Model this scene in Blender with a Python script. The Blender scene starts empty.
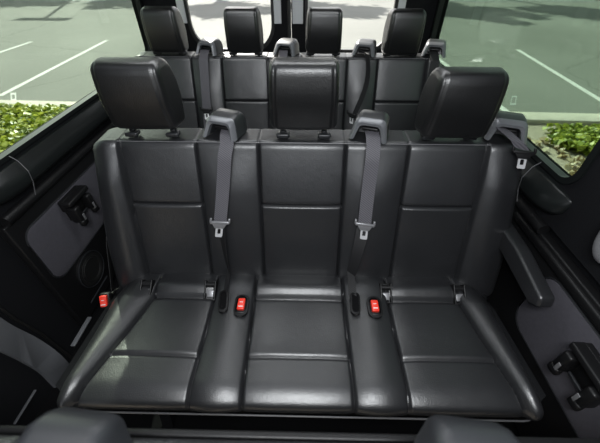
import bpy, bmesh, math, random
from mathutils import Vector, Matrix
random.seed(7)
S = bpy.context.scene
COL = S.collection
PI = math.pi

# ------------------------------------------------------------------ materials
def new_mat(name):
    m = bpy.data.materials.new(name); m.use_nodes = True
    nt = m.node_tree
    return m, nt, nt.nodes['Principled BSDF']

def plain(name, col, rough=.5, metal=0, spec=.5, noise=None, bump=None, coat=0):
    m, nt, b = new_mat(name)
    b.inputs['Base Color'].default_value = (*col, 1)
    b.inputs['Roughness'].default_value = rough
    b.inputs['Metallic'].default_value = metal
    b.inputs['Specular IOR Level'].default_value = spec
    b.inputs['Coat Weight'].default_value = coat
    tc = nt.nodes.new('ShaderNodeTexCoord')
    if noise:
        n = nt.nodes.new('ShaderNodeTexNoise'); n.inputs['Scale'].default_value = noise[0]; n.inputs['Detail'].default_value = 6
        nt.links.new(tc.outputs['Object'], n.inputs['Vector'])
        r = nt.nodes.new('ShaderNodeMix'); r.data_type = 'RGBA'
        r.inputs[6].default_value = (*[c * (1 - noise[1]) for c in col], 1)
        r.inputs[7].default_value = (*[min(1, c * (1 + noise[1])) for c in col], 1)
        nt.links.new(n.outputs['Fac'], r.inputs[0]); nt.links.new(r.outputs[2], b.inputs['Base Color'])
    if bump:
        n = nt.nodes.new('ShaderNodeTexNoise'); n.inputs['Scale'].default_value = bump[0]; n.inputs['Detail'].default_value = 3
        nt.links.new(tc.outputs['Object'], n.inputs['Vector'])
        bp = nt.nodes.new('ShaderNodeBump'); bp.inputs['Strength'].default_value = bump[1]; bp.inputs['Distance'].default_value = bump[2]
        nt.links.new(n.outputs['Fac'], bp.inputs['Height']); nt.links.new(bp.outputs['Normal'], b.inputs['Normal'])
    return m

def leather(name, col, rough):
    m, nt, b = new_mat(name)
    tc = nt.nodes.new('ShaderNodeTexCoord')
    v = nt.nodes.new('ShaderNodeTexVoronoi'); v.feature = 'DISTANCE_TO_EDGE'; v.inputs['Scale'].default_value = 240
    n = nt.nodes.new('ShaderNodeTexNoise'); n.inputs['Scale'].default_value = 14; n.inputs['Detail'].default_value = 5
    n2 = nt.nodes.new('ShaderNodeTexNoise'); n2.inputs['Scale'].default_value = 260; n2.inputs['Detail'].default_value = 3
    for q in (v, n, n2): nt.links.new(tc.outputs['Object'], q.inputs['Vector'])
    mx = nt.nodes.new('ShaderNodeMix'); mx.data_type = 'RGBA'
    mx.inputs[6].default_value = (*[c * .85 for c in col], 1); mx.inputs[7].default_value = (*[c * 1.15 for c in col], 1)
    nt.links.new(n.outputs['Fac'], mx.inputs[0]); nt.links.new(mx.outputs[2], b.inputs['Base Color'])
    rr = nt.nodes.new('ShaderNodeMapRange'); rr.inputs[3].default_value = rough - .05; rr.inputs[4].default_value = rough + .06
    nt.links.new(n2.outputs['Fac'], rr.inputs[0]); nt.links.new(rr.outputs[0], b.inputs['Roughness'])
    ad = nt.nodes.new('ShaderNodeMath'); ad.operation = 'ADD'
    nt.links.new(v.outputs['Distance'], ad.inputs[0]); nt.links.new(n2.outputs['Fac'], ad.inputs[1])
    b1 = nt.nodes.new('ShaderNodeBump'); b1.inputs['Strength'].default_value = .30; b1.inputs['Distance'].default_value = .0012
    nt.links.new(ad.outputs[0], b1.inputs['Height'])
    b2 = nt.nodes.new('ShaderNodeBump'); b2.inputs['Strength'].default_value = .25; b2.inputs['Distance'].default_value = .006
    nt.links.new(n.outputs['Fac'], b2.inputs['Height']); nt.links.new(b1.outputs['Normal'], b2.inputs['Normal'])
    nt.links.new(b2.outputs['Normal'], b.inputs['Normal'])
    b.inputs['Specular IOR Level'].default_value = .9
    return m

def webbing(name, col):
    m, nt, b = new_mat(name)
    tc = nt.nodes.new('ShaderNodeTexCoord')
    w = nt.nodes.new('ShaderNodeTexWave'); w.wave_type = 'BANDS'; w.bands_direction = 'DIAGONAL'; w.inputs['Scale'].default_value = 66
    nt.links.new(tc.outputs['Object'], w.inputs['Vector'])
    mx = nt.nodes.new('ShaderNodeMix'); mx.data_type = 'RGBA'
    mx.inputs[6].default_value = (*[c * .65 for c in col], 1); mx.inputs[7].default_value = (*[c * 1.3 for c in col], 1)
    nt.links.new(w.outputs['Fac'], mx.inputs[0]); nt.links.new(mx.outputs[2], b.inputs['Base Color'])
    bp = nt.nodes.new('ShaderNodeBump'); bp.inputs['Strength'].default_value = .4; bp.inputs['Distance'].default_value = .001
    nt.links.new(w.outputs['Fac'], bp.inputs['Height']); nt.links.new(bp.outputs['Normal'], b.inputs['Normal'])
    b.inputs['Roughness'].default_value = .65
    return m

def glass(name, tint):
    m = bpy.data.materials.new(name); m.use_nodes = True
    nt = m.node_tree; nt.nodes.clear()
    out = nt.nodes.new('ShaderNodeOutputMaterial')
    tr = nt.nodes.new('ShaderNodeBsdfTransparent'); tr.inputs['Color'].default_value = (*tint, 1)
    gl = nt.nodes.new('ShaderNodeBsdfGlossy'); gl.inputs['Roughness'].default_value = .0
    gl.inputs['Color'].default_value = (.50, .56, .53, 1)
    lw = nt.nodes.new('ShaderNodeLayerWeight'); lw.inputs['Blend'].default_value = .5
    pw = nt.nodes.new('ShaderNodeMath'); pw.operation = 'POWER'; pw.inputs[1].default_value = 5
    nt.links.new(lw.outputs['Facing'], pw.inputs[0])
    fr = nt.nodes.new('ShaderNodeMath'); fr.operation = 'MULTIPLY_ADD'; fr.inputs[1].default_value = .5; fr.inputs[2].default_value = .018
    nt.links.new(pw.outputs[0], fr.inputs[0])
    mx = nt.nodes.new('ShaderNodeMixShader')
    nt.links.new(fr.outputs[0], mx.inputs[0]); nt.links.new(tr.outputs[0], mx.inputs[1]); nt.links.new(gl.outputs[0], mx.inputs[2])
    nt.links.new(mx.outputs[0], out.inputs['Surface'])
    return m

M = {}
M['leather'] = leather('black_leather', (.0130, .0135, .0150), .37)
M['leather_head'] = leather('headrest_leather', (.0045, .0047, .0052), .35)
M['piping'] = plain('seam_piping', (.10, .10, .105), .45)
M['black'] = plain('black_plastic', (.006, .006, .0065), .42, spec=.35, bump=(300, .2, .0005))
M['blackgloss'] = plain('glossy_black_trim', (.008, .0095, .0095),   .30, spec=.35, bump=(6, .1, .002))
M['carpet'] = plain('black_carpet', (.004, .004, .0045), .95, spec=.1, noise=(160, .3), bump=(400, .5, .003))
M['wallblack'] = plain('black_wall_lining', (.0045, .0048, .006), .8, spec=.2, bump=(200, .4, .001))
M['panelgrey'] = plain('charcoal_fabric_panel', (.058, .056, .066), .75, spec=.3, noise=(90, .2), bump=(350, .4, .001))
M['greyplastic'] = plain('grey_plastic', (.14, .145, .155), .30, metal=.25, bump=(400, .15, .0005))
M['hood'] = plain('dark_grey_plastic', (.015, .016, .018), .36, bump=(400, .15, .0005))
M['webbing'] = webbing('seat_belt_webbing', (.075, .072, .082))
M['webdark'] = webbing('dark_belt_webbing', (.006, .006, .007))
M['metal'] = plain('brushed_metal', (.55, .55, .56), .3, metal=1)
M['latch'] = plain('latch_plate_grey', (.28, .28, .29), .35, metal=.6)
M['tongue'] = plain('latch_tongue_steel', (.50, .50, .51), .4, metal=.15)
M['white'] = plain('pale_latch_plastic', (.75, .75, .75), .4)
M['red'] = plain('red_buckle_plastic', (.80, .045, .025), .35)
M['paint'] = plain('pale_grey_door_paint', (.60, .61, .63), .3, coat=.3)
M['greytrim'] = plain('grey_trim_plastic', (.085, .088, .095), .6, bump=(300, .2, .0005))
M['ceil'] = plain('headliner_fabric', (.25, .25, .25), .9, noise=(60, .1))
M['coverpaint'] = plain('pale_cover_plastic', (.22, .22, .23), .5)
M['faint'] = plain('worn_road_paint', (.38, .40, .40), .8, noise=(9, .2))
M['rubber'] = plain('rubber_seal', (.008, .008, .008), .5)
M['tint'] = glass('green_tinted_glass', (.66, .72, .66))
M['tintdark'] = glass('dark_green_tinted_glass', (.50, .585, .515))
M['clear'] = glass('clear_glass', (.985, .99, .985))
M['line'] = plain('white_road_paint', (.62, .62, .60), .8, noise=(6, .12))
M['curb'] = plain('pale_concrete', (.56, .52, .45), .85, noise=(2.5, .15), bump=(40, .3, .01))
M['bark'] = plain('tree_bark', (.12, .09, .06), .9, noise=(10, .3))
M['post'] = plain('lamp_post_metal', (.2, .2, .2), .5)

def asphalt():
    m, nt, b = new_mat('asphalt')
    tc = nt.nodes.new('ShaderNodeTexCoord')
    a = nt.nodes.new('ShaderNodeTexNoise'); a.inputs['Scale'].default_value = .35; a.inputs['Detail'].default_value = 8
    c = nt.nodes.new('ShaderNodeTexNoise'); c.inputs['Scale'].default_value = 30; c.inputs['Detail'].default_value = 4
    v = nt.nodes.new('ShaderNodeTexVoronoi'); v.feature = 'DISTANCE_TO_EDGE'; v.inputs['Scale'].default_value = .28
    wn = nt.nodes.new('ShaderNodeTexNoise'); wn.inputs['Scale'].default_value = 1.6; wn.inputs['Detail'].default_value = 6
    nt.links.new(tc.outputs['Object'], wn.inputs['Vector'])
    mxv = nt.nodes.new('ShaderNodeMix'); mxv.data_type = 'RGBA'; mxv.inputs[0].default_value = .35
    nt.links.new(tc.outputs['Object'], mxv.inputs[6]); nt.links.new(wn.outputs['Color'], mxv.inputs[7])
    nt.links.new(mxv.outputs[2], v.inputs['Vector'])
    for q in (a, c): nt.links.new(tc.outputs['Object'], q.inputs['Vector'])
    r1 = nt.nodes.new('ShaderNodeValToRGB')
    r1.color_ramp.elements[0].position = .3; r1.color_ramp.elements[0].color = (.165, .170, .152, 1)
    r1.color_ramp.elements[1].position = .7; r1.color_ramp.elements[1].color = (.225, .23, .208, 1)
    nt.links.new(a.outputs['Fac'], r1.inputs[0])
    r2 = nt.nodes.new('ShaderNodeMapRange'); r2.inputs[3].default_value = .86; r2.inputs[4].default_value = 1.12
    nt.links.new(c.outputs['Fac'], r2.inputs[0])
    cr = nt.nodes.new('ShaderNodeMapRange'); cr.inputs[1].default_value = 0; cr.inputs[2].default_value = .006
    cr.inputs[3].default_value = .72; cr.inputs[4].default_value = 1
    nt.links.new(v.outputs['Distance'], cr.inputs[0])
    mu = nt.nodes.new('ShaderNodeMath'); mu.operation = 'MULTIPLY'
    nt.links.new(r2.outputs[0], mu.inputs[0]); nt.links.new(cr.outputs[0], mu.inputs[1])
    vm = nt.nodes.new('ShaderNodeVectorMath'); vm.operation = 'SCALE'
    nt.links.new(r1.outputs[0], vm.inputs[0]); nt.links.new(mu.outputs[0], vm.inputs[3])
    nt.links.new(vm.outputs[0], b.inputs['Base Color']); b.inputs['Roughness'].default_value = .9
    return m
M['asphalt'] = asphalt()
M['soil'] = plain('dry_soil', (.36, .315, .25), .95, noise=(5, .3), bump=(30, .5, .02))

def leafmat(name, c1, c2, c3):
    m, nt, b = new_mat(name)
    g = nt.nodes.new('ShaderNodeNewGeometry')
    r = nt.nodes.new('ShaderNodeValToRGB')
    r.color_ramp.elements[0].color = (*c1, 1); r.color_ramp.elements[1].color = (*c3, 1)
    e = r.color_ramp.elements.new(.5); e.color = (*c2, 1)
    nt.links.new(g.outputs['Random Per Island'], r.inputs[0])
    nt.links.new(r.outputs[0], b.inputs['Base Color']); b.inputs['Roughness'].default_value = .45
    tl = nt.nodes.new('ShaderNodeBsdfTranslucent'); nt.links.new(r.outputs[0], tl.inputs['Color'])
    mx = nt.nodes.new('ShaderNodeMixShader'); mx.inputs[0].default_value = .3
    out = nt.nodes['Material Output']
    nt.links.new(b.outputs[0], mx.inputs[1]); nt.links.new(tl.outputs[0], mx.inputs[2]); nt.links.new(mx.outputs[0], out.inputs['Surface'])
    return m
M['ivy'] = leafmat('ivy_leaves', (.10, .16, .02), (.34, .41, .045), (.56, .58, .11))
M['ivydry'] = leafmat('dry_leaves', (.30, .18, .08), (.45, .36, .2), (.6, .54, .38))
M['treeleaf'] = leafmat('tree_leaves', (.04, .08, .02), (.06, .12, .03), (.1, .16, .04))

# ------------------------------------------------------------------ helpers
def link(name, bm, m, parent=None, smooth=True, ang=38):
    bmesh.ops.recalc_face_normals(bm, faces=bm.faces[:])
    if smooth:
        for f in bm.faces: f.smooth = True
        a = math.radians(ang)
        for e in bm.edges:
            if len(e.link_faces) == 2 and e.calc_face_angle(0) > a: e.smooth = False
    me = bpy.data.meshes.new(name); bm.to_mesh(me); bm.free()
    me.materials.append(M[m])
    o = bpy.data.objects.new(name, me); COL.objects.link(o)
    if parent: o.parent = parent
    return o

def thing(name, label, cat, loc=(0, 0, 0), group=None):
    o = bpy.data.objects.new(name, None); COL.objects.link(o)
    o.location = loc; o['label'] = label; o['category'] = cat
    if group: o['group'] = group
    return o

def tag(o, label, cat, group=None, kind=None):
    o['label'] = label; o['category'] = cat
    if group: o['group'] = group
    if kind: o['kind'] = kind
    return o

def struct(o, label=None, cat=None):
    o['kind'] = 'structure'
    if label: o['label'] = label
    if cat: o['category'] = cat
    return o

def rot(rx=0, ry=0, rz=0):
    return (Matrix.Rotation(rz, 4, 'Z') @ Matrix.Rotation(ry, 4, 'Y') @ Matrix.Rotation(rx, 4, 'X'))

def box(bm, c, s, bev=.004, R=None, seg=3):
    t = bmesh.new(); bmesh.ops.create_cube(t, size=1)
    bmesh.ops.scale(t, vec=Vector(s), verts=t.verts[:])
    b = min(bev, min(s) * .49)
    if b > 0: bmesh.ops.bevel(t, geom=t.edges[:], offset=b, segments=seg, profile=.5, affect='EDGES')
    Mx = Matrix.Translation(Vector(c)) @ (R if R else Matrix.Identity(4))
    bmesh.ops.transform(t, matrix=Mx, verts=t.verts[:])
    me = bpy.data.meshes.new('t'); t.to_mesh(me); t.free(); bm.from_mesh(me); bpy.data.meshes.remove(me)
    return bm

def cyl(bm, p0, p1, r, n=16, r2=None):
    p0, p1 = Vector(p0), Vector(p1); d = p1 - p0; L = d.length
    q = d.to_track_quat('Z', 'Y').to_matrix().to_4x4()
    bmesh.ops.create_cone(bm, cap_ends=True, segments=n, radius1=r, radius2=r if r2 is None else r2, depth=L,
                          matrix=Matrix.Translation((p0 + p1) / 2) @ q)
    return bm

def tube(bm, pts, r, n=8, cap=True):
    pts = [Vector(p) for p in pts]; rings = []
    for i, p in enumerate(pts):
        a = pts[max(0, i - 1)]; b = pts[min(len(pts) - 1, i + 1)]
        q = (b - a).to_track_quat('Z', 'Y')
        rings.append([bm.verts.new(p + q @ Vector((r * math.cos(2 * PI * k / n), r * math.sin(2 * PI * k / n), 0))) for k in range(n)])
    for i in range(len(rings) - 1):
        for k in range(n):
            bm.faces.new((rings[i][k], rings[i][(k + 1) % n], rings[i + 1][(k + 1) % n], rings[i + 1][k]))
    if cap:
        bm.faces.new(rings[0]); bm.faces.new(rings[-1])
    return bm

def ribbon(bm, pts, widths, sides, t=.0016):
    """strap: centre points, widths, side direction vectors"""
    rows = []
    P = [Vector(p) for p in pts]
    for i, p in enumerate(P):
        s = Vector(sides[i]).normalized(); a = P[max(0, i - 1)]; b = P[min(len(P) - 1, i + 1)]
        n = s.cross(b - a).normalized() * t / 2; w = widths[i] / 2
        rows.append([bm.verts.new(p - s * w + n), bm.verts.new(p + s * w + n), bm.verts.new(p + s * w - n), bm.verts.new(p - s * w - n)])
    for i in range(len(rows) - 1):
        for k in range(4):
            bm.faces.new((rows[i][k], rows[i][(k + 1) % 4], rows[i + 1][(k + 1) % 4], rows[i + 1][k]))
    bm.faces.new(rows[0]); bm.faces.new(rows[-1])
    return bm

def fillet(poly, radii, seg=6):
    out = []; n = len(poly)
    for i, p in enumerate(poly):
        p = Vector(p); a = Vector(poly[i - 1]); b = Vector(poly[(i + 1) % n]); r = radii[i] if isinstance(radii, (list, tuple)) else radii
        if r <= 0: out.append(p); continue
        da, db = (a - p), (b - p); d = min(r, da.length * .48, db.length * .48)
        A = p + da.normalized() * d; B = p + db.normalized() * d
        for k in range(seg + 1):
            u = k / seg; out.append(A * (1 - u) ** 2 + p * 2 * u * (1 - u) + B * u * u)
    return out

def resample(poly, step):
    pts = []
    n = len(poly)
    for i in range(n):
        a, b = poly[i], poly[(i + 1) % n]; L = (b - a).length; k = max(1, round(L / step))
        for j in range(k): pts.append(a.lerp(b, j / k))
    return pts

def smooth01(u):
    u = max(0., min(1., u)); return u * u * (3 - 2 * u)

def pillow(ring, xs0, xs1, step, R, disp=None, post=None):
    """closed (y,z) ring swept along x with rounded ends of radius R and a displacement along the ring's normal"""
    n = len(ring); nrm = []
    ar = sum(ring[i].x * ring[(i + 1) % n].y - ring[(i + 1) % n].x * ring[i].y for i in range(n))
    sg = 1 if ar > 0 else -1
    for i in range(n):
        t = (ring[(i + 1) % n] - ring[i - 1]).normalized(); nrm.append(Vector((t.y, -t.x)) * sg)
    xs = []
    K = 9
    for k in range(K): xs.append(xs0 + R * (1 - math.cos(PI / 2 * k / K)))
    m = max(2, int((xs1 - xs0 - 2 * R) / step))
    for k in range(m + 1): xs.append(xs0 + R + (xs1 - xs0 - 2 * R) * k / m)
    for k in range(K - 1, -1, -1): xs.append(xs1 - R * (1 - math.cos(PI / 2 * k / K)))
    bm = bmesh.new(); rows = []
    for x in xs:
        e = max(xs0 + R - x, x - (xs1 - R), 0); ins = R - math.sqrt(max(0, R * R - e * e))
        row = []
        for i, p in enumerate(ring):
            d = -ins + (disp(x, p.x, p.y, nrm[i]) if disp else 0)
            q = p + nrm[i] * d; v = Vector((x, q.x, q.y))
            if post: v = post(v)
            row.append(bm.verts.new(v))
        rows.append(row)
    for a in range(len(rows) - 1):
        for i in range(n):
            bm.faces.new((rows[a][i], rows[a][(i + 1) % n], rows[a + 1][(i + 1) % n], rows[a + 1][i]))
    for row in (rows[0], rows[-1]):
        c = bm.verts.new(sum((v.co for v in row), Vector()) / n)
        for i in range(n): bm.faces.new((row[i], row[(i + 1) % n], c))
    return bm

def prism(bm, outline, axis, a, b, bev=0):
    """extrude a 2D outline along axis from a to b; 2D coords are the other two axes in order"""
    def mk(p, v):
        if axis == 'x': return Vector((v, p[0], p[1]))
        if axis == 'y': return Vector((p[0], v, p[1]))
        return Vector((p[0], p[1], v))
    t = bmesh.new()
    A = [t.verts.new(mk(p, a)) for p in outline]; B = [t.verts.new(mk(p, b)) for p in outline]
    t.faces.new(A); t.faces.new(B)
    n = len(outline)
    for i in range(n): t.faces.new((A[i], A[(i + 1) % n], B[(i + 1) % n], B[i]))
    if bev:
        cap = [e for e in t.edges if (e.verts[0] in A) == (e.verts[1] in A)]
        bmesh.ops.bevel(t, geom=cap, offset=bev, segments=3, profile=.5, affect='EDGES')
    me = bpy.data.meshes.new('t'); t.to_mesh(me); t.free(); bm.from_mesh(me); bpy.data.meshes.remove(me)
    return bm

def ringplate(bm, outer, inner, axis, a, b):
    """plate with a hole. outer / inner same point count"""
    def mk(p, v):
        if axis == 'x': return Vector((v, p[0], p[1]))
        return Vector((p[0], v, p[1]))
    n = len(outer); Q = []
    for pts, v in ((outer, a), (inner, a), (inner, b), (outer, b)): Q.append([bm.verts.new(mk(p, v)) for p in pts])
    for j in range(4):
        for i in range(n):
            bm.faces.new((Q[j][i], Q[j][(i + 1) % n], Q[(j + 1) % 4][(i + 1) % n], Q[(j + 1) % 4][i]))
    return bm

def rrect(x0, x1, y0, y1, r, seg=6):
    rr = r if isinstance(r, (list, tuple)) else [r] * 4
    out = []
    for (cx, cy, a0, q) in ((x0, y0, PI, rr[0]), (x1, y0, 1.5 * PI, rr[1]), (x1, y1, 0, rr[2]), (x0, y1, .5 * PI, rr[3])):
        ccx = cx + (q if cx == x0 else -q); ccy = cy + (q if cy == y0 else -q)
        for k in range(seg + 1):
            a = a0 + PI / 2 * k / seg; out.append((ccx + q * math.cos(a), ccy + q * math.sin(a)))
    return out

# ------------------------------------------------------------------ bench parts (built at the front bench's place, origin y=0)
def back_profile():
    poly = [(.728, .375), (.893, .915), (.985, .918), (.998, .905), (.868, .36), (.80, .345)]
    poly = [Vector(p) for p in poly]
    return poly

def make_backrest(panels, x0, x1, zt=0.):
    poly = back_profile()
    f = fillet(poly, [.02, .016, .008, .015, .03, .02], 5)
    ring = resample(f, .0052)
    A = poly[0]; U = (poly[1] - poly[0]).normalized(); L = (poly[1] - poly[0]).length; N = Vector((-U.y, U.x))
    ZH = .716
    seams = sorted([s for p in panels for s in p])
    def disp(x, y, z, n):
        if n.dot(N) < .55: 
            # top face: short cross seams at the panel edges
            if n.y > .6:
                return -.0018 * max(math.exp(-((x - s) / .003) ** 2) for s in seams)
            return 0
        w = smooth01((n.dot(N) - .55) / .35)
        t = (Vector((y, z)) - A).dot(U) / L
        d = 0
        inside = None
        for (a, b) in panels:
            if a <= x <= b: inside = (a, b)
        ds = min(abs(x - s) for s in seams)
        low = smooth01(t / .22)
        if inside:
            a, b = inside; c = (a + b) / 2; h = (b - a) / 2
            d += .007 * (1 - abs((x - c) / h) ** 4)
            dz = z - ZH
            d += .006 * math.exp(-max(0, -dz) / .06) * (1 if dz < 0 else 0)
            d -= .012 * math.exp(-(dz / .0034) ** 2)
            d -= .004 * math.exp(-((t - .04) / .05) ** 2)
        else:
            outer = x < seams[0] or x > seams[-1]
            if outer:
                e = (seams[0] - x0) if x < seams[0] else (x1 - seams[-1])
                u = ds / e
                d += .027 * math.sin(PI * min(1, u * .95) ** .75) * (.45 + .55 * smooth01((1 - t) / .25)) + .004
            else:
                # the gap between two panels
                lo = max(s for s in seams if s <= x); hi = min(s for s in seams if s >= x)
                u = (x - lo) / (hi - lo)
                d += (.020 * math.sin(PI * u) ** .7) * (.35 + .65 * smooth01((1 - t) / .3))
        d -= .012 * math.exp(-(ds / .0036) ** 2)
        # top hem roll
        d -= .004 * smooth01((t - .965) / .03)
        return d * w
    def post(v):
        # outline: upper outer corners drop a little, sides flare downward
        e0 = max(0, (x0 + .06 - v.x) / .06, (v.x - (x1 - .06)) / .06)
        k = smooth01((v.z - .80) / .12)
        v.z -= .022 * e0 * e0 * k
        c = (x0 + x1) / 2; q = abs(v.x - c) / ((x1 - x0) / 2)
        fl = .035 * smooth01((.9 - v.z) / .4) * max(0, (q - .86) / .14)
        v.x += fl * (1 if v.x > c else -1)
        v.z += zt * 0
        return v
    return pillow(ring, x0, x1, .0030, .024, disp, post)

def make_cushion(panels, x0, x1):
    """panels: (rear left, rear right, front left, front right)"""
    poly = [Vector(p) for p in [(.760, .440), (.745, .446), (.705, .449), (.655, .437), (.50, .437), (.345, .447), (.303, .432), (.300, .402), (.322, .386), (.75, .345)]]
    f = fillet(poly, [.01, .02, .03, .02, .04, .05, .035, .012, .012, .02], 6)
    ring = resample(f, .0052)
    YH = .437
    def sx(y, p):
        u = max(0, min(1, (y - .30) / .34)); return (p[2] + (p[0] - p[2]) * u, p[3] + (p[1] - p[3]) * u)
    def disp(x, y, z, n):
        if z < .392 or y > .758: return 0
        w = smooth01((z - .392) / .045) if y < .4 else 1
        SS = [sx(y, p) for p in panels]
        seams = sorted([q for s in SS for q in s]); ds = min(abs(x - s) for s in seams)
        inside = None
        for s in SS:
            if s[0] <= x <= s[1]: inside = s
        d = 0
        if inside:
            a, b = inside; c = (a + b) / 2; h = (b - a) / 2
            d += .006 * (1 - abs((x - c) / h) ** 4)
            if n.y > .5 or y < .36:
                dy = y - YH
                d -= .009 * math.exp(-(dy / .0032) ** 2)
                d += .006 * math.exp(-max(0, dy) / .05) * (1 if dy > 0 else 0)
            # crease in front of the rear roll
            d -= .014 * math.exp(-((y - .650) / .007) ** 2)
            d += .010 * math.exp(-((y - .690) / .022) ** 2)
        else:
            outer = x < seams[0] or x > seams[-1]
            if outer:
                e = (seams[0] - x0) if x < seams[0] else (x1 - seams[-1])
                u = ds / e
                k = smooth01((.74 - y) / .12)
                d += (.030 * math.sin(PI * min(1, u * .9) ** .8)) * k
            else:
                lo = max(s for s in seams if s <= x); hi = min(s for s in seams if s >= x)
                u = (x - lo) / (hi - lo)
                d += .017 * math.sin(PI * u) ** .7
                d += .004 * math.exp(-((y - .70) / .04) ** 2)
        d -= .012 * math.exp(-(ds / .0036) ** 2)
        return d * w
    def post(v):
        # the rear corners fall away
        e = max(0, (x0 + .09 - v.x) / .09, (v.x - (x1 - .09)) / .09)
        k = smooth01((v.y - .62) / .12)
        v.z -= .03 * e * k
        return v
    return pillow(ring, x0, x1, .0030, .066, disp, post)

def make_headrest(w=.204, h=.190):
    poly = [Vector(p) for p in [(.884, .962), (.862, 1.06), (.868, .960 + h), (.952, .966 + h), (.985, 1.07), (.965, .955)]]
    f = fillet(poly, [.02, .06, .03, .04, .06, .03], 6)
    ring = resample(f, .007)
    def disp(x, y, z, n):
        d = 0
        if n.x < -.2:
            u = abs(x) / (w / 2)
            k = smooth01((-n.x - .2) / .5)
            d -= .0035 * k * math.exp(-((abs(x) - w / 2 * .84) / .003) ** 2)
            d += .004 * k * (1 - u * u)
        return d
    def post(v):
        fr = max(0, min(1, (.985 - v.y) / .1)); tp = max(0, min(1, (v.z - .96) / h))
        v.x *= (1 - .07 * fr * 1) * (1.0 - .075 * tp ** 2)
        return v
    return pillow(ring, -w / 2, w / 2, .0045, .022, disp, post)

def arch_pts(w, wt, h, r):
    """open-bottomed arch outline in x,z"""
    p = fillet([(-w / 2, 0), (-wt / 2, h), (wt / 2, h), (w / 2, 0)], [0, r, r, 0], 7)
    return [Vector((q.x, q.y)) for q in p]

def make_guide(parent, x, y, z, rz=-.33):
    """belt guide hood: grey bezel arch in front, dark hood behind"""
    g = bpy.data.objects.new('belt_guide', None); COL.objects.link(g); g.parent = parent
    g.location = (x, y, z); g.rotation_euler = (0, 0, rz)
    o = arch_pts(.118, .090, .058, .017); i = arch_pts(.086, .062, .040, .013)
    lean = .42
    # bezel
    bm = bmesh.new(); n = len(o); rows = []
    for pts, y0 in ((o, .004), (o, .018), (i, .020), (i, -.000)):
        rows.append([bm.verts.new((p.x, y0 + lean * p.y, p.y)) for p in pts])
    # front ridge between the outlines
    mid = [bm.verts.new(((o[k].x + i[k].x) / 2, -.006 + lean * (o[k].y + i[k].y) / 2, (o[k].y + i[k].y) / 2)) for k in range(n)]
    order = [rows[0], rows[1], rows[2], rows[3], mid]
    for a in range(5):
        A, B = order[a], order[(a + 1) % 5]
        for k in range(n - 1): bm.faces.new((A[k], A[k + 1], B[k + 1], B[k]))
    for k in (0, n - 1): bm.faces.new([r[k] for r in order])
    link('bezel', bm, 'greyplastic', g, ang=50)
    # hood
    bm = bmesh.new(); hs = []
    for s, yy, dz in ((1.0, .016, 0), (1.0, .040, .005), (.99, .068, .004), (.96, .084, -.008), (.90, .094, -.024)):
        hs.append([bm.verts.new((p.x * s, yy + lean * p.y * .8, max(-.004, p.y + dz * (p.y / .058)))) for p in o])
    for a in range(len(hs) - 1):
        for k in range(n - 1): bm.faces.new((hs[a][k], hs[a][k + 1], hs[a + 1][k + 1], hs[a + 1][k]))
    bm.faces.new(hs[-1]); 
    ins = [bm.verts.new((p.x * .98, .018 + lean * p.y, p.y)) for p in i]
    inb = [bm.verts.new((p.x * .9, .055 + lean * p.y * .6, p.y * .8)) for p in i]
    for k in range(n - 1):
        bm.faces.new((ins[k], ins[k + 1], inb[k + 1], inb[k]))
        bm.faces.new((ins[k], ins[k + 1], hs[0][k + 1], hs[0][k]))
    bm.faces.new(inb)
    link('hood', bm, 'hood', g, ang=50)
    # the slot lip over the strap
    bm = bmesh.new(); box(bm, (0, .030, .026), (.052, .012, .010), .004)
    link('roller', bm, 'black', g)
    return g

def make_latch(parent, c, U, sidev, scale=1, tongue='tongue', bar='latch'):
    """latch plate lying across a strap: grey bar with upturned ends and a metal tongue with a slot"""
    U = Vector(U).normalized(); X = Vector(sidev).normalized(); N = X.cross(U).normalized()
    Mx = Matrix.Translation(Vector(c)) @ Matrix((X, U, N)).transposed().to_4x4() @ Matrix.Scale(scale, 4)
    bm = bmesh.new()
    box(bm, (0, 0, 0), (.066, .012, .010), .004)
    box(bm, (-.031, .007, 0), (.008, .018, .009), .003)
    box(bm, (.031, .007, 0), (.008, .018, .009), .003)
    prism(bm, [(-.026, -.002), (.026, -.002), (.015, -.020), (-.015, -.020)], 'z', -.004, .004, .001)
    bmesh.ops.transform(bm, matrix=Mx, verts=bm.verts[:])
    lp = link('latch_plate', bm, bar, parent)
    bm = bmesh.new()
    o = rrect(-.012, .012, -.052, -.016, .004); i = rrect(-.0055, .0055, -.040, -.022, .002)
    n = len(o); Q = []
    for pts, v in ((o, .0015), (i, .0015), (i, -.0015), (o, -.0015)): Q.append([bm.verts.new((p[0], p[1], v)) for p in pts])
    for j in range(4):
        for k in range(n): bm.faces.new((Q[j][k], Q[j][(k + 1) % n], Q[(j + 1) % 4][(k + 1) % n], Q[(j + 1) % 4][k]))
    bmesh.ops.transform(bm, matrix=Mx, verts=bm.verts[:])
    link('tongue', bm, tongue, lp)
    return lp

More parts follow.
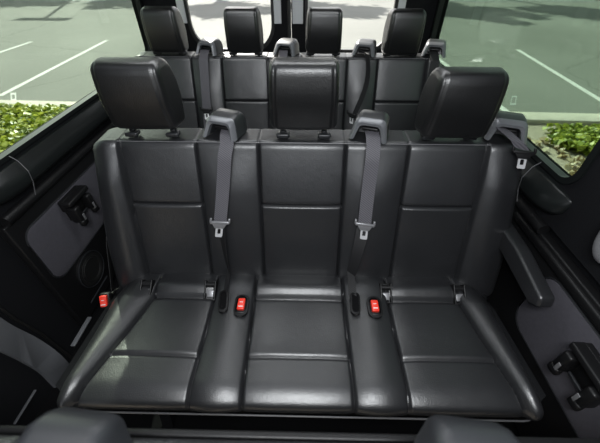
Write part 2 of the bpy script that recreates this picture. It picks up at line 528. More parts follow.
def make_buckle(parent, c, rx, rz, recess=True):
    b = bmesh.new()
    R = rot(rx, 0, rz) @ Matrix.Scale(1.15, 4); T = Matrix.Translation(Vector(c))
    box(b, (0, 0, -.012), (.032, .050, .022), .006)
    if recess:
        o = rrect(-.021, .021, -.034, .036, .019, 8); i = rrect(-.0155, .0155, -.028, .030, .015, 8)
        n = len(o); Q = []
        for pts, v in ((o, .003), (i, .004), (i, -.006), (o, -.006)): Q.append([b.verts.new((p[0], p[1], v)) for p in pts])
        for j in range(4):
            for k in range(n): b.faces.new((Q[j][k], Q[j][(k + 1) % n], Q[(j + 1) % 4][(k + 1) % n], Q[(j + 1) % 4][k]))
        prism(b, rrect(-.018, .018, -.031, .033, .017, 8), 'z', -.012, -.005)
    bmesh.ops.transform(b, matrix=T @ R, verts=b.verts[:])
    bk = link('buckle', b, 'black', parent)
    bm = bmesh.new(); box(bm, (0, .002, .004), (.021, .036, .012), .003)
    bmesh.ops.transform(bm, matrix=T @ R, verts=bm.verts[:])
    o = link('release_button', bm, 'red', bk); o['label'] = 'red release button'
    bm = bmesh.new(); box(bm, (0, -.008, .0106), (.014, .003, .0012), .0004)
    box(bm, (0, .006, .0106), (.010, .0018, .0012), .0004)
    bmesh.ops.transform(bm, matrix=T @ R, verts=bm.verts[:])
    link('button_mark', bm, 'white', bk)
    return bk

def make_slot(parent, c, rx, rz):
    bm = bmesh.new()
    o = rrect(-.0135, .0135, -.036, .036, .013, 8); i = rrect(-.009, .009, -.030, .030, .0088, 8)
    n = len(o); Q = []
    for pts, v in ((o, .003), (i, .004), (i, -.006), (o, -.006)): Q.append([bm.verts.new((p[0], p[1], v)) for p in pts])
    for j in range(4):
        for k in range(n): bm.faces.new((Q[j][k], Q[j][(k + 1) % n], Q[(j + 1) % 4][(k + 1) % n], Q[(j + 1) % 4][k]))
    h = bmesh.new(); prism(h, rrect(-.011, .011, -.033, .033, .011, 8), 'z', -.010, .001)
    bmesh.ops.transform(h, matrix=Matrix.Translation(Vector(c)) @ rot(rx, 0, rz) @ Matrix.Scale(1.2, 4), verts=h.verts[:])
    bmesh.ops.transform(bm, matrix=Matrix.Translation(Vector(c)) @ rot(rx, 0, rz) @ Matrix.Scale(1.2, 4), verts=bm.verts[:])
    sl_ = link('belt_slot', bm, 'black', parent); link('slot_opening', h, 'carpet', sl_); return sl_

def make_anchor(parent, x, y=.674, z=.447):
    bm = bmesh.new()
    R = rot(.62, 0, 0); T = Matrix.Translation((x, y, z))
    # cradle frame
    box(bm, (-.0145, 0, 0), (.005, .056, .024), .002)
    box(bm, (.0145, 0, 0), (.005, .056, .024), .002)
    box(bm, (0, -.027, .002), (.034, .005, .020), .002)
    box(bm, (0, 0, -.010), (.028, .054, .004), .001)
    cyl(bm, (-.013, .016, .004), (.013, .016, .004), .0075, 14)
    bmesh.ops.transform(bm, matrix=T @ R @ Matrix.Scale(1.22, 4), verts=bm.verts[:])
    a = link('child_seat_anchor', bm, 'black', parent)
    bm = bmesh.new()
    box(bm, (0, -.010, .002), (.019, .020, .006), .0015)
    cyl(bm, (-.010, -.001, .002), (.010, -.001, .002), .0028, 10)
    bmesh.ops.transform(bm, matrix=T @ R @ Matrix.Scale(1.22, 4), verts=bm.verts[:])
    link('anchor_hook', bm, 'latch', a)
    return a

def posts(parent, w=.065):
    for s in (-1, 1):
        bm = bmesh.new(); cyl(bm, (s * w, .935, .90), (s * w, .935, .985), .006, 14)
        p = link('post', bm, 'metal', parent)
        bm = bmesh.new(); box(bm, (s * w, .922, .927), (.040, .032, .015), .005); box(bm, (s * w, .930, .936), (.018, .018, .010), .004)
        box(bm, (s * w + .016, .914, .928), (.012, .010, .009), .003)
        link('post_sleeve', bm, 'hood', parent)

def bench(name, label, seats, halfs, half_c, x0, x1, cpanels, guides, yoff=0, zoff=0, xoff=0, heads=True, hx=None, group=None, hw=.204, hz=(0, 0, 0, 0), gyaw=-.33):
    """a bench seat; every piece modelled at the front bench's place then carried by the root Empty"""
    root = thing(name, label, 'bench seat', (xoff, yoff, zoff), group)
    panels = [(c - h, c + h) for c, h in zip(seats, halfs)]
    link('backrest', make_backrest(panels, x0, x1), 'leather', root, ang=60)
    cu = link('seat_cushion', make_cushion(cpanels, x0 - .004, x1 - .026), 'leather', root, ang=60)
    # piping round the cushion's lower front edge
    bm = bmesh.new(); pts = []
    a, b, r = x0 - .006, x1 - .024, .06
    pts += [(a, .66, .393), (a, .50, .393), (a, .40, .393)]
    for k in range(7):
        t = PI / 2 * k / 6; pts.append((a + r - r * math.cos(t), .296 + r - r * math.sin(t), .393))
    for k in range(1, 12): pts.append((a + r + (b - a - 2 * r) * k / 12, .296, .393))
    for k in range(7):
        t = PI / 2 * k / 6; pts.append((b - r + r * math.sin(t), .296 + r - r * math.cos(t), .393))
    pts += [(b, .40, .393), (b, .50, .393), (b, .66, .393)]
    tube(bm, pts, .0026, 8); link('piping', bm, 'piping', cu)
    # hem along the backrest top
    bm = bmesh.new(); tube(bm, [(x0 + .05 + (x1 - x0 - .1) * k / 20, .8935, .9125) for k in range(21)], .0016, 6)
    link('hem_piping', bm, 'piping', root)
    # under-seat frame and legs
    bm = bmesh.new(); box(bm, ((x0 + x1) / 2, .52, .345), (x1 - x0 - .06, .40, .035), .01)
    link('seat_frame', bm, 'black', root)
    for x in (x0 + .18, x1 - .18):
        bm = bmesh.new()
        prism(bm, [(.36, -zoff), (.82, -zoff), (.78, -zoff + .03), (.70, .33), (.44, .33), (.38, -zoff + .03)], 'x', x - .02, x + .02, .004)
        link('leg', bm, 'carpet', root)
    bm = bmesh.new(); box(bm, ((x0 + x1) / 2, .955, .60), (x1 - x0 - .1, .012, .50), .004, rot(-.26)); link('back_shell', bm, 'black', root)
    if heads:
        for c, dz in zip(hx or seats, hz):
            h = bpy.data.objects.new('headrest', None); COL.objects.link(h); h.parent = root; h.location = (c, 0, 0)
            hd = dz
            link('headrest_cushion', make_headrest(hw), 'leather_head', h, ang=60).location.z = hd
            posts(h)
    for gx in guides: make_guide(root, gx, .898, .921, gyaw)
    return root

# ------------------------------------------------------------------ the front bench (x measured from its middle, .097)
XB = .099
hs = [-.4555, 0, .4555]
front = bench('bench_seat', 'black leather three-seat bench in full view, red buckles in its cushion', hs, [.1215, .137, .1215], None, -.674, .704,
              [(-.520, -.304, -.612, -.303), (-.163, .153, -.154, .154), (.308, .556, .303, .612)],
              [-.262, .201, .626], xoff=XB, hx=[-.474, .004, .458], hz=[-.007, -.004, -.025], hw=.214)

def surf(z, off=0):
    """point on the backrest's front plane at height z, pushed out by off"""
    t = (z - .375) / (.915 - .375); y = .728 + (.893 - .728) * t
    return y - off * .956, z + off * .29

def back_strap(parent, pts, mat, twist=None):
    bm = bmesh.new(); P = []; W = []; Sd = []
    for (x, z, off, w, a) in pts:
        y, zz = surf(z, off); P.append((x - XB, y, zz)); W.append(w)
        Sd.append((math.cos(a), -math.sin(a) * .956, math.sin(a) * .29))
    ribbon(bm, P, W, Sd)
    return link('seat_belt', bm, mat, parent)

def interp(pts, n=8):
    out = []
    for i in range(len(pts) - 1):
        for k in range(n):
            u = k / n; out.append(tuple(a + (b - a) * u for a, b in zip(pts[i], pts[i + 1])))
    return out + [pts[-1]]

# strap one (left) : from guide to latch, then narrow twisted run to the slot
gy = .925
def front_strap(xa, xb, xc, zl, lat_rot, a0, a1):
    # upper run
    bm = bmesh.new()
    y1, z1 = surf(.90, .034); ym, zm = surf(zl, .036)
    P = [(xa - XB, .950, .936), (xa - XB, .915, .941), (xa - XB + .001, .892, .934), (xa - XB + .002, .872, .915)]
    n = 12
    for k in range(1, n + 1):
        u = k / n; z = .90 + (zl - .90) * u; y, zz = surf(z, .038 - .006 * math.sin(PI * u)); P.append((xa + (xb - xa) * u - XB, y, zz))
    ribbon(bm, P, [.043] * len(P), [(1, -.05, 0)] * len(P))
    link('seat_belt', bm, 'webbing', front)
    d = Vector(P[-1]) - Vector(P[-4])
    c = Vector(P[-1]) + Vector((0, -.006, .002))
    make_latch(front, c, -d, (1, -.04, -d.x * 0 + lat_rot), 1.0)
    # lower run
    bm = bmesh.new(); P2 = []; W2 = []; S2 = []
    m = 12
    for k in range(m + 1):
        u = k / m; z = zl + (.475 - zl) * u; y, zz = surf(z, .030 + .012 * math.sin(PI * u)); 
        a = a0 + (a1 - a0) * u
        P2.append((xb + (xc - xb) * u - XB, y, zz)); W2.append(.042 - .006 * u); S2.append((math.cos(a), -math.sin(a), 0))
    P2.append((xc - XB, .665, .468)); W2.append(.034); S2.append(S2[-1])
    P2.append((xc - XB + .001, .63, .452)); W2.append(.032); S2.append(S2[-1])
    P2.append((xc - XB + .001, .615, .435)); W2.append(.030); S2.append(S2[-1])
    ribbon(bm, P2, W2, S2)
    o = link('seat_belt', bm, 'webdark', front); o['label'] = 'dark twisted lower strap'
front_strap(-.134, -.172, -.163, .668, .0, .8, 1.1)
front_strap(.315, .310, .281, .668, -.12, .25, .75)
make_slot(front, (-.163 - XB, .618, .463), .02, .12); make_slot(front, (.286 - XB, .618, .463), .02, -.08)
make_buckle(front, (-.099 - XB, .603, .461), .05, .0); make_buckle(front, (.350 - XB, .605, .461), .05, .0)
for ax in (-.452, -.222, .402, .660): make_anchor(front, ax - XB)

# outboard buckle on its stalk at the left side of the bench
bm = bmesh.new(); tube(bm, [(-.625 - XB, .80, .30), (-.625 - XB, .73, .36), (-.622 - XB, .68, .385)], .005, 8)
link('buckle_stalk', bm, 'rubber', front)
make_buckle(front, (-.618 - XB, .655, .395), .95, .15, recess=False)
# side trim bracket left of the cushion, belt edge beside the backrest
bm = bmesh.new(); box(bm, (-.695 - XB, .578, .32), (.016, .115, .006), .002); link('side_bracket', bm, 'greytrim', front)
bm = bmesh.new()
ribbon(bm, [(-.655 - XB, .92, .60), (-.66 - XB, .85, .50), (-.66 - XB, .82, .447), (-.66 - XB, .738, .309)], [.030] * 4, [(.3, -.9, .2)] * 4)
link('lap_strap', bm, 'webdark', front)
bm = bmesh.new(); tube(bm, [(-.76 - XB, .865, .276), (-.76 - XB, .728, .273)], .003, 6); link('cable', bm, 'hood', front)

# armrest folded down at the right end
bm = bmesh.new()
ring = resample(fillet([Vector(p) for p in [(.53, .585), (.54, .618), (.70, .648), (.86, .655), (.885, .63), (.87, .59), (.70, .575), (.56, .562)]], [.010, .010, .03, .02, .02, .02, .02, .008], 5), .012)
abm = pillow(ring, .812 - XB - .025, .812 - XB + .023, .01, .010)
link('armrest', abm, 'leather', front, ang=60)
bm = bmesh.new(); cyl(bm, (.745 - XB, .86, .615), (.785 - XB, .86, .615), .024, 24); link('armrest_hinge', bm, 'black', front)
bm = bmesh.new(); box(bm, (.846 - XB, .80, .575), (.012, .075, .034), .006, rot(.5)); link('recline_lever', bm, 'greyplastic', front)

# strap of the outboard guide hanging beside the backrest with its tongue
P = [(.708 - XB, .940, .955), (.712 - XB, .912, .955), (.724 - XB, .885, .948), (.744 - XB, .868, .935), (.762 - XB, .862, .915)]
bm = bmesh.new(); ribbon(bm, P, [.046] * 5, [(1, -.3, -.2)] * 5); link('seat_belt', bm, 'webbing', front)
make_latch(front, (.758 - XB, .845, .915), (-.12, .25, 1), (1, -.2, 0), .95, tongue='tongue', bar='black')
P = [(.765 - XB, .862, .905), (.785 - XB, .865, .80), (.800 - XB, .86, .70), (.805 - XB, .84, .60), (.800 - XB, .80, .42), (.79 - XB, .77, .33)]
bm = bmesh.new(); ribbon(bm, P, [.040, .034, .03, .03, .03, .03], [(.35, -.95, 0)] * 6); link('seat_belt', bm, 'webdark', front)

# ------------------------------------------------------------------ the bench ahead of it, in the foreground, without headrests
fore = bench('bench_seat', 'blurred bench backrest top in the foreground with grey belt guides and no headrests', hs, [.1215, .137, .1215], None, -.674, .704,
             [(-.520, -.304, -.612, -.303), (-.163, .153, -.154, .154), (.308, .556, .303, .612)],
             [-.243, .203, .602], yoff=-.883, xoff=XB - .012, zoff=0, heads=False, gyaw=-.10)

# ------------------------------------------------------------------ the rear bench
rx = [-.600, -.205, .198, .594]
rear = bench('bench_seat', 'black leather four-seat bench at the back, against the rear doors', rx, [.122, .118, .118, .124], None, -.800, .800,
             [(c - .115, c + .115, c - .13, c + .13) for c in rx], [-.405, -.008, .392, .745], yoff=.84, zoff=.04, hx=[-.588, -.200, .193, .580], hz=[-.030, -.030, -.030, -.034], hw=.186)
def rstrap(xa, xb, zl, zend, x_end, latch=True, tongue='tongue', mt='webbing'):
    bm = bmesh.new(); P = [(xa, .950, .934), (xa, .912, .940), (xa, .885, .930)]
    for k in range(9):
        u = k / 8; z = .90 + (zl - .90) * u; y, zz = surf(z, .034); P.append((xa + (xb - xa) * u, y, zz))
    for k in range(1, 7):
        u = k / 6; z = zl + (zend - zl) * u; y, zz = surf(z, .034); P.append((xb + (x_end - xb) * u, y, zz))
    ribbon(bm, P, [.045] * len(P), [(1, 0, 0)] * len(P)); link('seat_belt', bm, mt, rear)
    if latch:
        y, z = surf(zl, .045); make_latch(rear, (xb, y, z), (0, .29, .956), (1, 0, 0), .95, tongue=tongue, bar='black')
rstrap(-.405, -.415, .675, .46, -.42, tongue='white')
rstrap(-.008, -.010, .66, .46, -.01)
rstrap(.745, .742, .66, .46, .74, mt='webdark')
# third strap hangs edge-on
bm = bmesh.new(); P = [(.392, .950, .936), (.396, .905, .942)]
for k in range(10):
    u = k / 9; z = .93 + (.64 - .93) * u; y, zz = surf(z, .040); P.append((.405 - .045 * smooth01(u) + .03 * math.sin(PI * u), y, zz))
ribbon(bm, P, [.044, .044] + [.04] * 10, [(1, 0, 0)] + [(.9, -.5, 0)] + [(.35, -.9, 0)] * 10); link('seat_belt', bm, 'webdark', rear)
y, z = surf(.66, .045); make_latch(rear, (.352, y, z), (0, .29, .956), (.7, -.6, 0), .9, bar='black')

# ------------------------------------------------------------------ van shell
ZR = 1.72
YB, YE = -.30, 2.36
def st(name, bm, m, parent=None, smooth=True, ang=38): 
    o = link(name, bm, m, parent, smooth, ang)
    if not parent: o['kind'] = 'structure'
    return o
bm = bmesh.new(); box(bm, (0, 1.0, -.03), (1.90, 2.8, .06), .0); st('floor', bm, 'carpet')
bm = bmesh.new(); box(bm, (0, 1.565, ZR + .02), (1.90, 1.63, .04), .0); st('ceiling', bm, 'ceil')

for sg, side, wn in ((-1, 'left', 1), (1, 'right', 2)):
    # upper wall with the side window's opening
    bm = bmesh.new(); X0, X1 = sg * .895, sg * .945
    n = 6
    outer = rrect(YB, YE - .03, .70, ZR, .001, n)
    inner = rrect(.765, 2.26, .835, 1.52, [.06, .06, .08, .08], n)
    ringplate(bm, outer, inner, 'x', X0, X1)
    box(bm, (sg * .945, (YB + YE - .03) / 2, .35), (.05, YE - .03 - YB, .70), 0)
    st('wall_' + side, bm, 'wallblack')
    # rubber frame round the glass
    bm = bmesh.new(); ringplate(bm, rrect(.762, 2.263, .832, 1.523, [.06, .06, .08, .08], n), rrect(.782, 2.243, .847, 1.505, [.05, .05, .07, .07], n), 'x', sg * .888, sg * .915)
    wf = st('window_%d' % wn, bm, 'blackgloss')
    bm = bmesh.new(); prism(bm, rrect(.77, 2.25, .840, 1.515, .05, n), 'x', sg * .917, sg * .921); link('pane', bm, 'tint' if sg < 0 else 'tintdark', wf)
    # glossy ledge below the window: rounded front end
    bm = bmesh.new()
    prof = fillet([Vector(p) for p in [(.896, .822), (.882, .820), (.854, .785), (.848, .750), (.866, .732), (.896, .732)]], [0, .006, .02, .02, .01, 0], 5)
    rows = []
    ys = [.74, .745, .755, .77, .79, .82, .86] + [.86 + (2.33 - .86) * k / 10 for k in range(1, 11)]
    for yv in ys:
        u = max(0, (.86 - yv) / .12); s = math.sqrt(max(.0, 1 - u * u)) if u < 1 else 0
        s = max(s, .05); rows.append([bm.verts.new((sg * (.896 - (.896 - p.x) * s), yv, .80 + (p.y - .80) * (s ** .5))) for p in prof])
    m = len(prof)
    for a in range(len(rows) - 1):
        for k in range(m): bm.faces.new((rows[a][k], rows[a][(k + 1) % m], rows[a + 1][(k + 1) % m], rows[a + 1][k]))
    bm.faces.new(rows[0]); bm.faces.new(rows[-1])
    led = st('trim_%d' % wn, bm, 'blackgloss', ang=50)
    bm = bmesh.new(); tube(bm, [(sg * .885, .915, .842), (sg * .862, .912, .826), (sg * .842, .905, .79), (sg * .845, .90, .75), (sg * .858, .89, .70)], .0014, 6)
    link('trim_joint', bm, 'piping', led)
    # roll under the ledge
    bm = bmesh.new(); tube(bm, [(sg * .888, y, .682) for y in (.76, 1.1, 1.5, 1.9, 2.3)], .020, 14)
    st('trim_%d' % (wn + 2), bm, 'black')
    # lower trim panel, fabric insert
    bm = bmesh.new()
    fy = .745 if sg < 0 else .20
    box(bm, (sg * .905, (fy + 2.3) / 2, .365), (.035, 2.3 - fy, .60), .006)
    if sg > 0: box(bm, (sg * .892, (fy + .90) / 2, .635), (.03, .90 - fy, .035), .010)
    pn = st('trim_%d' % (wn + 4), bm, 'black')
    ya, yb = (.778, 1.62) if sg < 0 else (.16, .655)
    bm = bmesh.new(); prism(bm, rrect(ya, yb, .345, .603, [.05, .06, .06, .05], 8), 'x', sg * .884, sg * .890, .002)
    ins = link('fabric_insert', bm, 'panelgrey', pn)
    bm = bmesh.new()
    o = [Vector((p[0], p[1])) for p in rrect(ya - .004, yb + .004, .341, .607, [.054, .064, .064, .054], 8)]
    tube(bm, [(sg * .886, p.x, p.y) for p in o] + [(sg * .886, o[0].x, o[0].y)], .0030, 6, cap=False); link('insert_edge', bm, 'hood', pn)

# side wall grey pillar trim on the left, at the step
bm = bmesh.new()
L = [(.472, .62), (.478, .40), (.500, .25), (.512, .12), (.50, 0.0)]; Rr = [(.60, 0.0), (.600, .12), (.588, .25), (.562, .38), (.545, .62)]
prism(bm, fillet([Vector(p) for p in L + Rr], [0, .05, .05, .05, 0, 0, .05, .05, .05, 0], 5), 'x', -.920, -.905, .004)
st('trim_7', bm, 'greytrim')
bm = bmesh.new(); tube(bm, [(-.915, .572, .62), (-.915, .588, .38), (-.915, .614, .22), (-.915, .626, .0)], .006, 8); st('trim_8', bm, 'rubber')
bm = bmesh.new(); box(bm, (-.912, .40, .093), (.010, .115, .005), .002); st('trim_9', bm, 'greytrim')

# rear wall: two doors with rounded windows
for sg, nm in ((-1, 1), (1, 2)):
    xs = sorted((sg * .012, sg * .93)); wx = (-.640, -.100) if sg < 0 else (.100, .655)
    n = 8
    # black inner lining below and round the window, painted metal frame above
    bm = bmesh.new(); ringplate(bm, rrect(xs[0], xs[1], .0, ZR, .001, n), rrect(wx[0] - .0, wx[1] + .0, .845, 1.56, .16, n), 'y', 2.31, 2.36)
    d = st('door_%d' % nm, bm, 'wallblack')
    # painted strips either side of the window
    for (a, b) in ((wx[0] - .052, wx[0] - .006), (wx[1] + .006, wx[1] + .052)):
        if abs(a) < .2: 
            a, b = (-.096 + .0, -.050) if sg < 0 else (.018, .085)
        if abs(a) > .2: a, b = ((a, b) if sg < 0 else (a, b))
        bm = bmesh.new(); box(bm, ((a + b) / 2, 2.302, 1.30), (b - a, .012, .58), .004); link('painted_frame', bm, 'paint', d)
    # rubber ring and sloped black reveal
    bm = bmesh.new()
    o = rrect(wx[0] - .004, wx[1] + .004, .841, 1.564, .164, n); i = rrect(wx[0] + .014, wx[1] - .014, .866, 1.545, .148, n)
    ringplate(bm, o, i, 'y', 2.300, 2.325); link('window_seal', bm, 'rubber', d)
    bm = bmesh.new(); prism(bm, rrect(wx[0], wx[1], .85, 1.555, .16, n), 'y', 2.330, 2.334)
    w = st('window_%d' % (nm + 2), bm, 'clear')
    # raised lining shoulder below the window
    bm = bmesh.new(); box(bm, ((xs[0] + xs[1]) / 2, 2.296, .45), (xs[1] - xs[0] - .03, .05, .74), .02); link('door_lining', bm, 'black', d)
bm = bmesh.new(); box(bm, (0, 2.295, .86), (.020, .03, 1.70), .008); st('trim_10', bm, 'rubber')
bm = bmesh.new(); box(bm, (0, 2.20, .835), (1.66, .16, .02), .006); st('trim_11', bm, 'greyplastic')

# ------------------------------------------------------------------ fittings on the walls
def cup_holder(label, side, y, z, s=1.0):
    t = thing('cup_holder', label, 'cup holder', (side * .884, y, z), 'cup holders on the side walls')
    Sx = -side
    def P(x, yy, zz): return (Sx * x * s, yy * s, zz * s)
    bm = bmesh.new(); box(bm, P(.012, .0, .045), (.024 * s, .130 * s, .050 * s), .006); box(bm, P(.010, .0, .0), (.020 * s, .11 * s, .07 * s), .006)
    link('housing', bm, 'black', t)
    bm = bmesh.new()
    box(bm, P(.034, 0, .058), (.040 * s, .135 * s, .022 * s), .006)
    link('cover', bm, 'black', t)
    for q in (-1, 1):
        bm = bmesh.new()
        box(bm, P(.036, q * .046, -.002), (.045 * s, .030 * s, .075 * s), .008)
        box(bm, P(.050, q * .046, -.045), (.022 * s, .034 * s, .030 * s), .008)
        arm = link('holder_arm', bm, 'black', t)
        bm = bmesh.new(); box(bm, P(.0605, q * .040, -.020), (.003 * s, .010 * s, .030 * s), .001); link('spring_clip', bm, 'latch', arm)
    bm = bmesh.new(); box(bm, P(.030, 0, -.030), (.008 * s, .06 * s, .012 * s), .003); link('cross_bar', bm, 'hood', t)
    return t
cup_holder('small black cup holder on the left wall panel above the round speaker', -1, 1.035, .530, 1.0)
cup_holder('large black cup holder on the right wall panel, cut off by the picture edge', 1, .365, .51, 1.0)

sp = thing('speaker', 'round black speaker grille low on the left wall beside the bench', 'speaker', (-.888, .932, .243))
bm = bmesh.new()
cyl(bm, (-.002, 0, 0), (.012, 0, 0), .086, 40); link('speaker_rim', bm, 'black', sp)
bm = bmesh.new()
for k in range(1, 4):
    n = 36; r = .074 * (.6 + .4 * k / 3); tube(bm, [(.016 - .002 * k, r * math.cos(2 * PI * j / n), r * math.sin(2 * PI * j / n)) for j in range(n + 1)], .0030, 6, cap=False)
cyl(bm, (.006, 0, 0), (.013, 0, 0), .076, 36)
link('speaker_grille', bm, 'rubber', sp)
bm = bmesh.new(); n = 40
tube(bm, [(.012, .085 * math.cos(2 * PI * j / n), .085 * math.sin(2 * PI * j / n)) for j in range(n + 1)], .0028, 6, cap=False); link('rim_ring', bm, 'hood', sp)

# pale rounded grip at the right edge, on the pillar
bm = bmesh.new(); bmesh.ops.create_uvsphere(bm, u_segments=28, v_segments=18, radius=1)
for v in bm.verts: v.co = Vector((v.co.x * .030, v.co.y * .045, v.co.z * .085))
o = link('pillar_cover', bm, 'coverpaint'); o.location = (.872, .555, .845)
tag(o, 'pale grey rounded cover on the dark right-hand pillar, cut by the picture edge', 'cover')

# ------------------------------------------------------------------ outside
GZ = -.55
bm = bmesh.new(); box(bm, (0, 24.75, GZ - .05), (70, 40, .10), 0); lot = st('asphalt_lot', bm, 'asphalt')
lot['label'] = 'sunlit grey asphalt parking lot behind the van'; 
def line(a, b, w=.10):
    a, b = Vector((*a, 0)), Vector((*b, 0)); d = (b - a).normalized(); s = Vector((-d.y, d.x, 0)) * w / 2
    bm = bmesh.new(); t = []
    prism(bm, [((a + s).x, (a + s).y), ((b + s).x, (b + s).y), ((b - s).x, (b - s).y), ((a - s).x, (a - s).y)], 'z', GZ, GZ + .004)
    link('parking_line', bm, 'line', lot)
line((-5.13, 5.35), (-5.37, 9.62)); line((5.05, 5.10), (5.45, 8.90)); line((-7.33, 4.9), (-7.31, 9.4)); line((3.26, 4.84), (3.14, 8.6))
line((.50, 4.9), (.57, 9.3)); line((-2.35, 4.9), (-2.45, 9.3)); line((7.4, 5.1), (7.7, 8.9))
def frame_mark(c, t, m):
    """small painted outline, corners in order"""
    ctr = sum((Vector(p) for p in c), Vector((0, 0))) / 4; bm = bmesh.new(); n = 4; Q = []
    inn = [tuple(Vector(p).lerp(ctr, t)) for p in c]
    for pts, v in ((c, GZ + .004), (inn, GZ + .004), (inn, GZ), (c, GZ)): Q.append([bm.verts.new((p[0], p[1], v)) for p in pts])
    for j in range(4):
        for k in range(n): bm.faces.new((Q[j][k], Q[j][(k + 1) % n], Q[(j + 1) % 4][(k + 1) % n], Q[(j + 1) % 4][k]))
    link('painted_mark', bm, m, lot, smooth=False)
frame_mark([(-5.057, 5.499), (-4.961, 5.501), (-4.687, 5.128), (-4.778, 5.125)], .45, 'line'); frame_mark([(3.682, 5.572), (3.769, 5.575), (3.536, 5.156), (3.446, 5.154)], .30, 'faint')
bm = bmesh.new(); box(bm, (0, 4.80, GZ - .02), (70, .31, .08), .015, rot(0, 0, -.0354)); cb = st('curb', bm, 'curb'); cb['label'] = 'pale concrete curb between planting bed and asphalt'
bm = bmesh.new(); box(bm, (0, -.45, GZ - .08), (70, 10.4, .08), 0); sl = st('planting_bed', bm, 'soil'); sl['label'] = 'dry soil of the planting bed beside the van'

def ivy(name, region, count, label, dry=0, hgt=.10):
    bm = bmesh.new(); done = 0
    while done < count:
        x = random.uniform(region[0], region[1]); y = random.uniform(region[2], region[3])
        if not region[4](x, y): continue
        z = GZ - .03 + random.random() ** .7 * hgt
        s = random.uniform(.03, .058); R = rot(random.gauss(0, .55), random.gauss(0, .55), random.uniform(0, 2 * PI))
        pts = [(0, -s, 0), (s * .75, -s * .35, .012), (s * .55, s * .5, 0), (0, s * 1.1, -.01), (-s * .55, s * .5, 0), (-s * .75, -s * .35, .012)]
        bm.faces.new([bm.verts.new(Vector((x, y, z)) + (R @ Vector(p))) for p in pts]); done += 1
    me = bpy.data.meshes.new(name); bm.to_mesh(me); bm.free(); me.materials.append(M['ivydry' if dry else 'ivy'])
    o = bpy.data.objects.new(name, me); COL.objects.link(o); return tag(o, label, 'ground cover', None, 'stuff')
wob = lambda y: .18 * math.sin(y * 4.1) + .12 * math.sin(y * 9.3 + 1)
ivy('ground_cover', (-6.2, -1.9, 2.05, 4.80, lambda x, y: y < 4.63 - .0354 * x + .03), 12500, 'bright green ivy ground cover outside the left window')
ivy('ground_cover', (2.4, 6.2, 2.2, 4.28, lambda x, y: x > 3.42 + wob(y) + (.22 if y > 3.9 else 0)), 7000, 'bright green ivy ground cover outside the right window')
ivy('leaf_litter', (2.9, 3.45, 2.5, 4.0, lambda x, y: abs(x - 3.22 - wob(y)) < .2), 110, 'brown dry leaves along the edge of the right-hand ivy', 1, .05)

def tree(x, y, h, r, label):
    t = thing('tree', label, 'tree', (x, y, GZ), 'trees beyond the parking lot')
    bm = bmesh.new(); tube(bm, [(0, 0, 0), (.1, 0, h * .4), (-.05, .1, h * .8), (0, 0, h)], .16, 10)
    for k in range(6):
        a = k * 1.05; tube(bm, [(0, 0, h * .6), (math.cos(a) * r * .5, math.sin(a) * r * .5, h * .9)], .06, 8)
    link('trunk', bm, 'bark', t)
    bm = bmesh.new()
    cl = [(random.gauss(0, r * .5), random.gauss(0, r * .42), h + random.gauss(0, r * .25), random.uniform(.3, .7)) for _ in range(26)]
    for _ in range(8000):
        c = random.choice(cl); s = random.uniform(.12, .26)
        p = Vector((c[0] + random.gauss(0, c[3] * .5), c[1] + random.gauss(0, c[3] * .5), c[2] + random.gauss(0, c[3] * .35)))
        R = rot(random.uniform(-1, 1), random.uniform(-1, 1), random.uniform(0, 6.28))
        bm.faces.new([bm.verts.new(p + R @ Vector(q)) for q in ((0, -s, 0), (s * .6, 0, 0), (0, s, 0), (-s * .6, 0, 0))])
    me = bpy.data.meshes.new('foliage'); bm.to_mesh(me); bm.free(); me.materials.append(M['treeleaf'])
    o = bpy.data.objects.new('foliage', me); COL.objects.link(o); o.parent = t
# shadow centres sit about (+.36, -.93) * h / tan(el) from each crown
SUN_EL = math.radians(36); AZ = Vector((.365, -.931))
def tree_at(sx, sy, h, r, label):
    L = h / math.tan(SUN_EL); tree(sx - AZ.x * L, sy - AZ.y * L, h, r, label)
for (sx, sy, h, r) in ((-13.5, 18.2, 6.2, 2.6), (-8.0, 17.8, 6.0, 1.3), (-2.9, 15.2, 6.3, 1.7), (1.4, 15.2, 6.0, 1.7), (6.4, 15.1, 6.2, 1.6), (11.8, 14.8, 6.0, 1.5), (16.5, 14.4, 6.3, 1.9)):
    tree_at(sx, sy, h, r, 'leafy tree beyond the far side of the parking lot')
L = 7.5 / math.tan(SUN_EL); lx, ly = -9.25 - AZ.x * L, 12.95 - AZ.y * L
lp = thing('street_lamp', 'tall lamp post beyond the parking lot that shades the asphalt', 'street lamp', (lx, ly, GZ))
bm = bmesh.new(); cyl(bm, (0, 0, 0), (0, 0, 7.5), .09, 16, .07); link('pole', bm, 'post', lp)
bm = bmesh.new(); box(bm, (0, 0, 7.55), (1.9, .5, .12), .04); link('lamp_head', bm, 'post', lp)

# ------------------------------------------------------------------ light
def fill_light(x, y, sx, sy, power, label):  # added fill panel, out of view, put in to brighten the dark interior
    t = thing('fill_light', label, 'ceiling light', (x, y, ZR), 'added interior fill lights')
    bm = bmesh.new(); ringplate(bm, rrect(-sx / 2 - .03, sx / 2 + .03, -.04, .0, .004, 4), rrect(-sx / 2, sx / 2, -.036, -.004, .003, 4), 'y', -sy / 2 - .03, sy / 2 + .03)
    link('housing', bm, 'ceil', t)
    bm = bmesh.new(); box(bm, (0, 0, -.008), (sx, sy, .010), .002); link('diffuser', bm, 'white', t)
    l = bpy.data.lights.new('lamp', 'AREA'); l.shape = 'RECTANGLE'; l.size = sx; l.size_y = sy; l.energy = power; l.color = (.95, .98, 1)
    lo = bpy.data.objects.new('lamp', l); COL.objects.link(lo); lo.parent = t; lo.location = (0, 0, -.045)
fill_light(0, 1.25, 1.2, .30, 7, 'added fill light panel on the ceiling between the two benches')
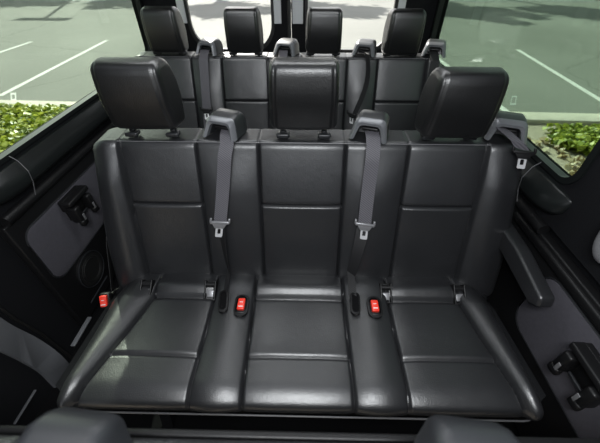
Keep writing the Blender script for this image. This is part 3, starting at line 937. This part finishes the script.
bm = bmesh.new(); box(bm, (0, -.17, ZR + .02), (1.90, .50, .04), .01); st('ceiling', bm, 'ceil')  # unseen beam, added only to carry the front fill panel
fill_light(.12, -.12, .60, .22, 24, 'added fill light panel on an added front roof beam, ahead of the benches')
w = bpy.data.worlds.new('World'); S.world = w; w.use_nodes = True
nt = w.node_tree; bg = nt.nodes['Background']
sk = nt.nodes.new('ShaderNodeTexSky'); sk.sky_type = 'NISHITA'; sk.sun_disc = False; sk.sun_elevation = SUN_EL
sk.sun_rotation = math.atan2(-AZ.x, -AZ.y); sk.dust_density = 2.0; sk.air_density = 1.0
hs_ = nt.nodes.new('ShaderNodeHueSaturation'); hs_.inputs['Saturation'].default_value = .22
nt.links.new(sk.outputs[0], hs_.inputs['Color']); nt.links.new(hs_.outputs[0], bg.inputs['Color']); bg.inputs['Strength'].default_value = .31
sd = bpy.data.lights.new('Sun', 'SUN'); sd.energy = 12; sd.angle = .009; sd.color = (1, .96, .90)
so = bpy.data.objects.new('Sun', sd); COL.objects.link(so)
dirv = Vector((AZ.x * math.cos(SUN_EL), AZ.y * math.cos(SUN_EL), -math.sin(SUN_EL)))
so.rotation_euler = dirv.to_track_quat('-Z', 'Y').to_euler(); so.location = (0, 0, 8)

# ------------------------------------------------------------------ camera
F, PT, YW, RL = 312.38, .719, -.0166, .0031
fw = Vector((math.sin(YW) * math.cos(PT), math.cos(YW) * math.cos(PT), -math.sin(PT)))
r0 = Vector((math.cos(YW), -math.sin(YW), 0)); u0 = r0.cross(fw)
r = r0 * math.cos(RL) + u0 * math.sin(RL); u = -r0 * math.sin(RL) + u0 * math.cos(RL)
cd = bpy.data.cameras.new('Camera'); co = bpy.data.objects.new('Camera', cd); COL.objects.link(co)
mt = Matrix((r, u, -fw)).transposed().to_4x4(); mt.translation = Vector((.108, 0, 1.37)); co.matrix_world = mt
cd.sensor_fit = 'HORIZONTAL'; cd.sensor_width = 36; cd.lens = F / 600 * 36; cd.clip_start = .02; cd.clip_end = 200
cd.dof.use_dof = True; cd.dof.focus_distance = 1.15; cd.dof.aperture_fstop = 4.2
S.camera = co
S.view_settings.view_transform = 'Standard'; S.view_settings.look = 'None'; S.view_settings.exposure = .0; S.view_settings.gamma = 1
S.view_settings.use_curve_mapping = False
S.cycles.max_bounces = 10; S.cycles.transparent_max_bounces = 12; S.cycles.use_denoising = True
